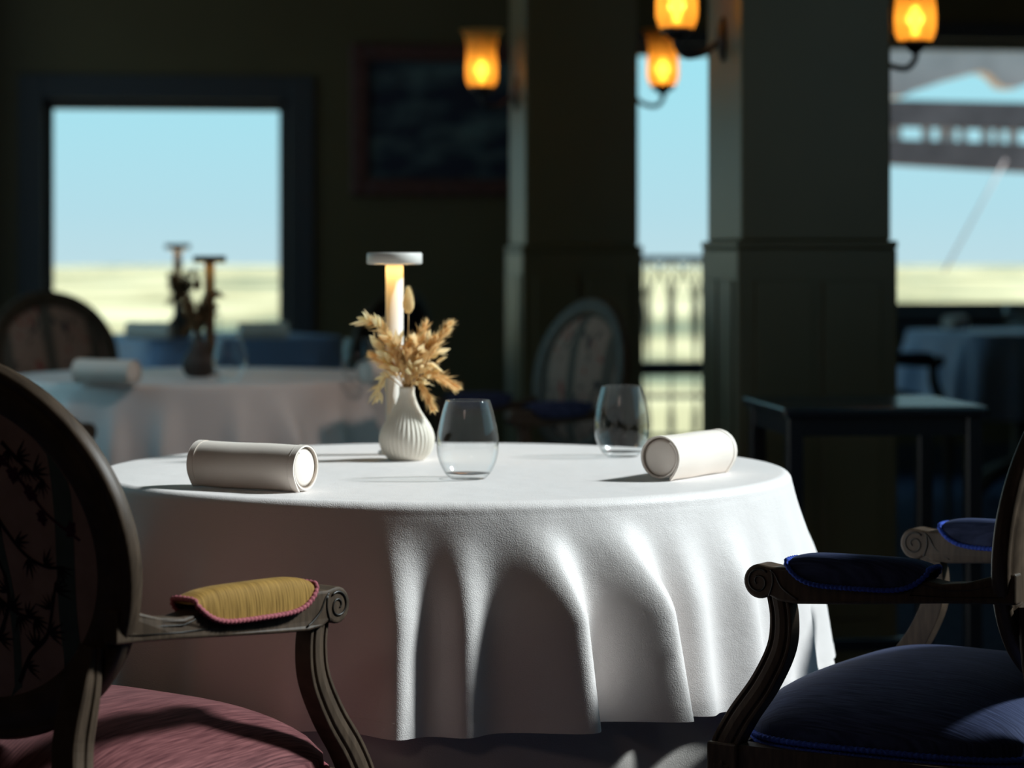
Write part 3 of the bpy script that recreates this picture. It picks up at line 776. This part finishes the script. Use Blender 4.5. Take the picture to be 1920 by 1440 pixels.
    # --- legs, supports, arms on both sides
    for s_ in (-1, 1):
        # front leg with block and rosette
        lg = box('leg', s_ * .252 - .022, s_ * .252 + .022, .193, .237, .358, .437, W, r, 0.003)
        V, Fc = lathe([(0.0, 0), (.012, 0), (.014, .02), (.0125, .03), (.019, .30), (.021, .33), (.017, .34), (.021, .358), (0, .358)], 20, rib=lambda a, z: 0.03 * math.cos(10 * a) if .03 < z < .32 else 0)
        mesh('leg_turning', V, Fc, W, lg, loc=(s_ * .252, .215, 0))
        V, Fc = [], []
        for (cx, cy, cz, nrm) in ((s_ * .2745, .215, .398, 'x'), (s_ * .252, .2375, .398, 'y')):
            for k in range(8):
                a = k * PI / 4; b0 = len(V)
                for (u, v, h) in ((.003, 0, .0005), (.010, .0045, .0025), (.0165, 0, .0005), (.010, -.0045, .0025), (.010, 0, .004)):
                    p1, p2 = u * math.cos(a) - v * math.sin(a), u * math.sin(a) + v * math.cos(a)
                    V.append((cx + s_ * h - s_ * .0008, cy + p1, cz + p2) if nrm == 'x' else (cx + p1, cy + h - .0008, cz + p2))
                for f in ((0, 1, 4), (1, 2, 4), (2, 3, 4), (3, 0, 4)): Fc.append(tuple(b0 + i for i in f))
        mesh('rosette', V, Fc, W, lg)
        # rear leg and stile
        path = catmull([(s_ * .203, -.180, .640), (s_ * .196, -.184, .60), (s_ * .186, -.192, .53), (s_ * .196, -.200, .45), (s_ * .205, -.205, .39), (s_ * .205, -.235, .2), (s_ * .205, -.275, 0.0)], 40)
        gp = [(-.017, -.016), (.017, -.016), (.019, -.012), (.019, -.004), (.0165, -.002), (.0165, .002), (.019, .004), (.019, .012), (.017, .016), (-.017, .016), (-.019, .012), (-.019, -.012)]
        V, Fc = sweep(path, gp, (1, 0, 0), lambda t: 0.62 + 0.42 * smooth01(t, 0.02, 0.3) - 0.1 * t); o = mesh('leg', V, Fc, W, r, False); bevel(o, 0.002)
        # arm support (S curve) with channelled outer face
        path = catmull([(s_ * .248, .142, .640), (s_ * .249, .135, .605), (s_ * .251, .138, .565), (s_ * .254, .160, .518), (s_ * .256, .190, .475), (s_ * .255, .211, .44), (s_ * .253, .216, .425)], 36)
        ch = [(-.013, -.016), (.013, -.016), (.0135, -.0115), (.0105, -.0105), (.0105, -.0085), (.0140, -.0075), (.0150, 0), (.0140, .0075), (.0105, .0085), (.0105, .0105), (.0135, .0115), (.013, .016), (-.013, .016)]
        if s_ < 0: ch = [(-a, b) for a, b in ch][::-1]
        V, Fc = sweep(path, ch, (1, 0, 0), lambda t: 0.92 + 0.25 * t); o = mesh('arm_support', V, Fc, W, r, False); bevel(o, 0.0012, 2)
        # arm: side outline with scroll, extruded
        cyc, czc, rs = .163, .6515, .0225
        top = [(-.178, .682), (-.15, .678), (-.115, .667), (-.085, .664), (-.06, .668), (-.035, .676), (-.01, .679), (.05, .679), (.10, .677), (.125, .672), (.145, .6715)]
        sc2 = [(cyc + rs * math.cos(math.radians(a)), czc + rs * math.sin(math.radians(a))) for a in range(95, -131, -15)]
        bot = [(.135, .628), (.11, .626), (.05, .630), (-.02, .635), (-.09, .640), (-.14, .642), (-.178, .643)]
        pts = top + sc2 + bot; n2 = len(pts); hw2 = .018
        V = []; Fc = []
        def ax(y): return .229 + .021 * smooth01(y, -.19, .10)
        def hwy(y): return .0105 + .0075 * smooth01(y, -.18, -.06)
        for side in (-1, 1):
            for (y, z) in pts: V.append((s_ * ax(y) + side * hwy(y), y, z))
        Fc = [tuple(range(n2)), tuple(range(2 * n2 - 1, n2 - 1, -1))] + [((i + 1) % n2, i, n2 + i, n2 + (i + 1) % n2) for i in range(n2)]
        arm = mesh('arm', V, Fc, W, r, False); bevel(arm, 0.0035, 3)
        # carving on both faces of the arm: scroll volute and shoulder line
        V, Fc = [], []
        for side in (-1, 1):
            xx = s_ * .25 + side * (hw2 + 0.0002)
            sp_ = [(xx, cyc + (0.0175 - 0.0135 * k / 40) * math.cos(2.3 - k / 40 * 9.4), czc + (0.0175 - 0.0135 * k / 40) * math.sin(2.3 - k / 40 * 9.4)) for k in range(41)]
            tube(sp_, lambda t: 0.0016 - 0.0004 * t, 6, False, V, Fc)
            tube(catmull([(xx, .146, .668), (xx, .139, .662), (xx, .131, .648), (xx, .118, .638), (xx, .107, .632)], 14), 0.0013, 6, False, V, Fc)
            tube(catmull([(xx, .143, .665), (xx, .1425, .650), (xx, .148, .634)], 8), 0.0013, 6, False, V, Fc)
        mesh('scroll_carving', V, Fc, M['carve'], arm)
        V, Fc = [], []
        for side in (-1, 1):
            q = lambda y: s_ * ax(y) + side * (hwy(y) + 0.0002)
            tube([(q(y), y, z) for y, z in ((-.165, .670), (-.12, .658), (-.085, .656), (-.055, .664), (-.045, .648), (-.09, .648), (-.165, .652))], 0.0007, 5, False, V, Fc)
        mesh('panel_carving', V, Fc, M['carve'], arm)
        # pad
        y0, y1 = -.068, .122; yc, L2 = (y0 + y1) / 2, (y1 - y0) / 2; nu, nv = 32, 20
        V, Fc = [], []; lowL, lowR = [], []
        for i in range(nu + 1):
            u = -1 + 2 * i / nu; e2 = max(0, 1 - abs(u) ** 4)
            ht = 0.002 + .0125 * e2 ** 0.5; dp = .002 + .024 * max(0, 1 - abs(u) ** 5); ww = .0185 + .0045 * e2 ** 0.5
            y = yc + u * L2; zb = .6785 - dp
            for k in range(nv + 1):
                v = PI * k / nv; c, s = math.cos(v), math.sin(v)
                V.append((s_ * ax(y) + math.copysign(abs(c) ** .55, c) * ww, y, zb + (ht + dp) * abs(s) ** .75))
            lowL.append((s_ * ax(y) + ww + .001, y, zb)); lowR.append((s_ * ax(y) - ww - .001, y, zb))
        for i in range(nu):
            for k in range(nv): a = i * (nv + 1) + k; Fc.append((a, a + 1, a + nv + 2, a + nv + 1))
        Fc.append(tuple(range(nv + 1))); Fc.append(tuple(nu * (nv + 1) + k for k in range(nv + 1))[::-1])
        mesh('arm_pad', V, Fc, pad, arm)
        arcs = lambda ye, sg: [(s_ * ax(ye) + .019 * math.cos(a), ye + sg * .001, .681 + .0015 * math.sin(a)) for a in [PI * k / 8 for k in range(1, 8)]]
        loop = lowL + arcs(y1, 1) + lowR[::-1] + arcs(y0, -1)[::-1]
        V, Fc = braid(loop, True, 0.0034, 0.0062); mesh('pad_braid', V, Fc, trim, arm)
    return r

fl = lambda deg: math.radians(deg - 90)      # facing angle measured from +x, chair local +y is forward
chR = chair_proto('armchair', M['red'], M['gold'], M['redtrim'], M['rear'])
chR.location = (-0.523, 2.965, 0); chR.rotation_euler = (0, 0, fl(53))
tag(chR, 'oval back armchair with rose velvet seat and gold arm pad at lower left', 'armchair', 'oval back armchairs')
BLUE = {'back_panel': M['blue'], 'seat_cushion': M['blue'], 'arm_pad': M['blue'], 'seat_braid': M['bluetrim'], 'pad_braid': M['bluetrim']}
DARK = dict(BLUE, seat_braid=M['blue'], pad_braid=M['blue'])
def place_chair(x, y, deg, label, mats=None):
    c = copy_tree(chR, None, mats); c.location = (x, y, 0); c.rotation_euler = (0, 0, fl(deg)); tag(c, label, 'armchair', 'oval back armchairs'); return c
place_chair(0.604, 3.286, 147, 'oval back armchair with navy velvet seat and blue braid at lower right', BLUE)
place_chair(0.038, 6.715, 207, 'oval back armchair with floral backrest left of the glazed balcony door', DARK)
place_chair(-1.58 + .13, 8.3 - .13, -45, 'oval back armchair at far left beside the picture window', DARK)
place_chair(-0.442 - .145, 8.75 + .095, 150, 'dark oval back armchair just behind the white table lamp', DARK)
place_chair(-1.335, 5.95, 47, 'armchair of which only a dark arm shows, left of the middle table', DARK)
place_chair(1.50, 10.15, 30, 'dark armchair half hidden behind the nearer pillar by the right table', DARK)

# ================================================================== table lamps
def lamp_proto(mat):
    r = empty('table_lamp'); H = 0.331
    V, Fc = lathe([(0, 0), (.026, 0), (.027, .003), (.026, .006), (.0145, .007), (.0145, H - .018), (0, H - .018)], 40); mesh('stem', V, Fc, mat, r)
    V, Fc = lathe([(.0150, H - .019), (.043, H - .019), (.0455, H - .017), (.0455, H - .002), (.044, H), (0, H)], 56); mesh('lamp_head', V, Fc, mat, r)
    V, Fc = lathe([(.019, H - .0195), (.034, H - .0195)], 40, cap=False); V2 = V
    mesh('light_ring', V, [f[::-1] for f in Fc], M['led'], r)
    return r
lampA = lamp_proto(M['lampw']); lampA.location = (-0.193, 3.97, TH + .0014)
tag(lampA, 'slim white table lamp with round flat head, lit, on the foreground table', 'table lamp', 'flat headed table lamps')
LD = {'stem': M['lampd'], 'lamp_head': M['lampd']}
def put(proto, loc, label, cat, grp, rz=0.0, sc_=1.0, mats=None):
    c = copy_tree(proto, None, mats); c.location = loc; c.rotation_euler = (0, 0, rz); c.scale = (sc_,) * 3; tag(c, label, cat, grp); return c
def on(px, py, H=TH):
    d = (EYE - H) * F / (py - HY); return Vector(((px - 960) * d / F, d, H + .0014))
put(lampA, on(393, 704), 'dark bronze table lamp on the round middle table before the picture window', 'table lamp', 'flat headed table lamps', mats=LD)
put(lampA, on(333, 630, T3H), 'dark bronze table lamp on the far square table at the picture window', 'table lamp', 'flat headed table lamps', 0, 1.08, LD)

# ================================================================== vases with dried flowers
def vase_mesh():
    prof_o = [(0.0, 0.0), (.026, 0.0), (.029, .0015), (.0365, .010), (.0415, .021), (.0435, .033), (.0415, .045), (.0355, .058), (.0275, .070), (.0205, .082), (.0155, .094), (.0125, .106), (.0125, .1155)]
    pts = catmull([Vector((a, b, 0)) for a, b in prof_o[2:]], 44); prof = [(0, 0), (.026, 0)] + [(p.x, p.y) for p in pts]
    prof += [(.0115, .117), (.0100, .1155), (.0100, .10), (0.0, .098)]
    NR = 34
    def rib(a, z):
        k = smooth01(z, .002, .012) * (1 - smooth01(z, .085, .112)); return 0.032 * k * (abs(math.cos(a * NR / 2)) * 2 - 1.2)
    return lathe(prof, NR * 8, True, rib)
V, Fc = vase_mesh()
vaseA = mesh('vase', V, Fc, M['vase'], loc=(-0.168, 3.86, TH + .0014)); tag(vaseA, 'ribbed cream teardrop vase beside the white lamp on the foreground table', 'vase', 'ribbed teardrop vases')

def bouquet_proto():
    r = empty('dried_bouquet'); S = 3.86 / F; rng = random.Random(3)
    def plume(pts, nb=240, Lb=11, fat=1.0, mat='straw'):
        path = catmull([Vector((a * S, d * S, b * S)) for a, b, d in pts], 40)
        V, Fc = tube(path, lambda t: 0.0011 - 0.0006 * t, 5)
        for i in range(nb):
            t = 0.30 + 0.70 * rng.random(); k = min(39, int(t * 40)); p = path[k].lerp(path[k + 1], t * 40 - k); tg = (path[k + 1] - path[k]).normalized()
            rd = Vector((rng.gauss(0, 1), rng.gauss(0, 1), rng.gauss(0, 1))); rd = (rd - tg * rd.dot(tg)).normalized()
            L = Lb * 1.6 * S * rng.uniform(.4, 1.35) * (0.55 + 0.9 * math.sin(PI * min(1, max(0, (t - .25) / .8)))) * fat
            d = (tg * rng.uniform(.7, 1.3) + rd * rng.uniform(.3, 1.0)).normalized(); sd3 = d.cross(rd).normalized() if d.cross(rd).length > 1e-6 else tg
            q = p + d * L; b0 = len(V); wv = 1.05 * S
            V += [p + sd3 * wv * .5, p - sd3 * wv * .5, p.lerp(q, .6) - sd3 * wv * 1.25, q, p.lerp(q, .6) + sd3 * wv * 1.25]; Fc.append((b0, b0 + 1, b0 + 2, b0 + 3, b0 + 4))
        mesh('grass_plume', V, Fc, M[mat], r)
    def spray(pts, nl=16, Ll=26):
        path = catmull([Vector((a * S, d * S, b * S)) for a, b, d in pts], 40)
        V, Fc = tube(path, lambda t: 0.0012 - 0.0007 * t, 5); st = mesh('leaf_stem', V, Fc, M['stem'], r)
        for i in range(nl):
            t = 0.28 + 0.72 * (i + .5) / nl; k = min(39, int(t * 40)); p = path[k]; tg = (path[k + 1] - path[k]).normalized()
            rd = Vector((rng.gauss(0, 1), rng.gauss(0, 1) * .8, rng.gauss(0, 1))); rd = (rd - tg * rd.dot(tg)).normalized()
            d = (tg * .75 + rd * .8).normalized(); nn = d.cross(rd).normalized(); L = Ll * 1.25 * S * rng.uniform(.7, 1.25); wv = L * .17
            V, Fc = [], []
            for j in range(6):
                u = j / 5; ww = wv * math.sin(PI * min(1, u * .95 + .05)) ** .9 * (1.45 - .95 * u); c = p + d * (L * u) + rd * (-L * .18 * u * u) + Vector((0, 0, -L * .08 * u * u))
                V += [c + nn * ww, c + rd * (ww * .25), c - nn * ww]
            for j in range(5):
                a = j * 3; Fc += [(a, a + 1, a + 4, a + 3), (a + 1, a + 2, a + 5, a + 4)]
            mesh('leaf', V, Fc, M['straw2'], st)
    plume([(0, -8, 0), (14, 55, 6), (36, 116, 10)], 300, 12)
    plume([(0, -8, 0), (34, 52, -6), (82, 118, -8)], 320, 12)
    plume([(0, -8, 0), (32, 22, -8), (62, 17, -12), (93, 0, -14)], 280, 11)
    plume([(0, -8, 0), (18, 12, -14), (34, -8, -20), (50, -40, -22)], 260, 10)
    plume([(0, -8, 0), (-30, 32, 8), (-66, 58, 10)], 200, 10)
    plume([(0, -8, 0), (4, 50, -10), (14, 88, -14)], 240, 12)
    plume([(0, -8, 0), (-14, 55, 14), (-48, 112, 18), (-72, 122, 18)], 220, 10)
    spray([(0, -8, 0), (-16, 60, -6), (-42, 106, -10), (-80, 128, -12)], 26, 27)
    spray([(0, -8, 0), (-34, 18, -8), (-48, 2, -12), (-54, -22, -12)], 13, 26)
    spray([(0, -8, 0), (-6, 46, -16), (-16, 92, -20)], 18, 28)
    spray([(0, -8, 0), (28, 40, -14), (60, 46, -18)], 15, 24)
    spray([(0, -8, 0), (-20, 36, -14), (-44, 62, -18)], 14, 26)
    spray([(0, -8, 0), (8, 30, -20), (26, 70, -24)], 14, 26)
    for (x, z, d) in ((-30, 88, -22), (-62, 84, -6), (18, 96, -18), (44, 84, -4), (-4, 70, 16), (40, 20, -20), (-30, 40, 18), (60, 66, 10)):
        spray([(0, -8, 0), (x * .45, z * .55, d * .6), (x, z, d)], 15, 27)
    for (x, z, d) in ((-22, 60, -20), (30, 62, -20), (56, 90, 8), (-40, 92, 4), (4, 66, -22)):
        plume([(0, -8, 0), (x * .4, z * .6, d * .6), (x, z, d)], 240, 12)
    # bunny tail
    path = catmull([Vector((0, 0, -8 * S)), Vector((2 * S, 0, 60 * S)), Vector((3 * S, 0, 138 * S))], 16); V, Fc = tube(path, .0009, 5); bt = mesh('bunny_tail_stem', V, Fc, M['stem'], r)
    V, Fc = lathe([(0, 0), (6 * S, 3 * S), (10.5 * S, 11 * S), (11 * S, 20 * S), (8.5 * S, 33 * S), (5 * S, 43 * S), (0, 52 * S)], 24)
    for i in range(420):
        a, z = rng.random() * 2 * PI, rng.random(); rr = 11 * S * math.sin(PI * min(1, .12 + z * .85)) ** .7; p = Vector((rr * math.cos(a) * .9, rr * math.sin(a) * .9, z * 50 * S)); d = Vector((math.cos(a) * .7, math.sin(a) * .7, .9)).normalized(); s3 = Vector((-math.sin(a), math.cos(a), 0)) * .4 * S
        b0 = len(V); V += [p + s3, p - s3, p + d * 5.5 * S]; Fc.append((b0, b0 + 1, b0 + 2))
    mesh('bunny_tail_head', V, Fc, M['straw2'], bt, loc=(3 * S, 0, 137 * S))
    return r
bqA = bouquet_proto(); bqA.location = (-0.168, 3.86, TH + .118)
tag(bqA, 'sunlit bouquet of dried grasses, leaves and a bunny tail in the foreground vase', 'bouquet', 'dried bouquets in the vases')
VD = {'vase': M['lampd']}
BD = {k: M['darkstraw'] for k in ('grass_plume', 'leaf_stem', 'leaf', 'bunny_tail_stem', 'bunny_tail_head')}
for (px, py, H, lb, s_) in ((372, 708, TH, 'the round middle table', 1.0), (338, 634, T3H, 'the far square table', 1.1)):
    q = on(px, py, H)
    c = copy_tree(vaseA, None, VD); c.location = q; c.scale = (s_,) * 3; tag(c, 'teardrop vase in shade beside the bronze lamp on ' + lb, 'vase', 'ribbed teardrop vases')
    put(bqA, q + Vector((0, 0, .1175 * s_)), 'dark brown bouquet of dried stems on ' + lb, 'bouquet', 'dried bouquets in the vases', 2.4, s_, BD)

# ================================================================== drinking glasses
def glass_proto():
    out = catmull([Vector(p) for p in ((.0275, .002, 0), (.0345, .010, 0), (.0425, .027, 0), (.0455, .047, 0), (.0435, .071, 0), (.0375, .098, 0), (.0325, .1140, 0))], 40)
    inn = [(p.x - .0011, p.y) for p in out if p.y > .0085]
    prof = [(p.x, p.y) for p in out] + [(.0319, .1146)] + inn[::-1] + [(.028, .0082), (.018, .0068), (0, .0064)]
    V, Fc = lathe(prof, 72, False); g = mesh('drinking_glass', V, Fc, M['glass'])
    V, Fc = lathe([(0, 0), (.0255, 0), (.0275, .0018), (.0325, .0075), (.028, .0078), (.018, .0062), (0, .0058)], 56, False); mesh('glass_foot', V, Fc, M['glass'], g)
    return g
gA = glass_proto(); gA.location = on(877, 899); tag(gA, 'clear stemless glass at the centre of the foreground table, nearest the vase', 'glass', 'stemless drinking glasses')
for (px, py, H, lb) in ((1166, 857, TH, 'clear stemless glass behind the right napkin roll on the foreground table'),
                        (431, 716, TH, 'stemless glass beside the bronze lamp on the round middle table'),
                        (672, 716, TH, 'stemless glass at the right side of the round middle table'),
                        (392, 633, T3H, 'small stemless glass beside the lamp on the far square table'),
                        (1900, 612, TH, 'stemless glass on the bluish table below the right window')):
    put(gA, on(px, py, H), lb, 'glass', 'stemless drinking glasses')

# ================================================================== rolled napkins
def napkin_proto():
    r = empty('rolled_napkin'); L, R0, th = .178, .0325, .0026        # axis along local x, resting on z = 0
    N_ = 90; sec_o, sec_i = [], []
    a0, turns = math.radians(-118), 1.32
    for k in range(N_ + 1):
        t = k / N_; a = a0 - t * turns * 2 * PI; rr = R0 - t * .0042
        if t < .07: rr += (1 - t / .07) ** 2 * .0035
        sec_o.append((rr * math.cos(a), rr * math.sin(a))); sec_i.append(((rr - th) * math.cos(a), (rr - th) * math.sin(a)))
    def wrap(sec, x0, x1, e_=0.0):
        V, Fc = [], []; n = len(sec); xs = [x0 + (x1 - x0) * i / 14 for i in range(15)]
        for x in xs:
            wv = .0006 * math.sin(x * 60)
            for (y, z) in sec: V.append((x, y * (1 + e_) + wv, z * (1 + e_) + R0 + wv * .4))
        for i in range(14):
            for k in range(n): l = (k + 1) % n; Fc.append((i * n + k, i * n + l, (i + 1) * n + l, (i + 1) * n + k))
        for b, fl_ in ((0, 1), (14 * n, 0)):
            for k in range(N_):
                f = (b + k, b + k + 1, b + n - 2 - k, b + n - 1 - k); Fc.append(f if fl_ else f[::-1])
        return V, Fc
    sec = sec_o + sec_i[::-1]
    V, Fc = wrap(sec, -L / 2, L / 2); mesh('napkin_wrap', V, Fc, M['napkin'], r)
    for sg in (-1, 1):
        x0, x1 = sorted((sg * (L / 2 - .009), sg * (L / 2 + .0006))); V, Fc = wrap(sec, x0, x1, .022); mesh('napkin_hem', V, Fc, M['napkin'], r)
    V, Fc = lathe([(0, -L / 2 + .003), (.0225, -L / 2 + .002), (.0268, -L / 2 + .004), (.0268, L / 2 - .004), (.0225, L / 2 - .002), (0, L / 2 - .003)], 48)
    V = [(z, x, y + R0) for x, y, z in V]; mesh('napkin_core', V, Fc, M['napkin'], r)
    return r
npA = napkin_proto(); npA.location = (-0.362, 3.372, TH + .0018); npA.rotation_euler = (0, 0, math.atan2(-.475, .88))
tag(npA, 'rolled napkin lying at the left front of the foreground table', 'napkin', 'rolled napkins')
put(npA, (0.262, 3.570, TH + .0018), 'rolled napkin with sunlit side at the right of the foreground table', 'napkin', 'rolled napkins', math.atan2(.151, .0965))
put(npA, on(200, 722) + Vector((0, 0, .001)), 'rolled napkin in shade at the left of the round middle table', 'napkin', 'rolled napkins', -.5)
put(npA, on(690, 722) + Vector((.05, 0, .001)), 'rolled napkin in shade at the right of the round middle table', 'napkin', 'rolled napkins', .9)
put(npA, on(277, 638, T3H) + Vector((0, .06, .001)), 'rolled napkin left of the lamp on the far square table', 'napkin', 'rolled napkins', -.35)
put(npA, on(490, 638, T3H) + Vector((0, .06, .001)), 'rolled napkin right of the lamp on the far square table', 'napkin', 'rolled napkins', .35)
put(npA, on(1770, 618) + Vector((.05, .0, .001)), 'rolled napkin on the bluish table below the right window', 'napkin', 'rolled napkins', 1.0)
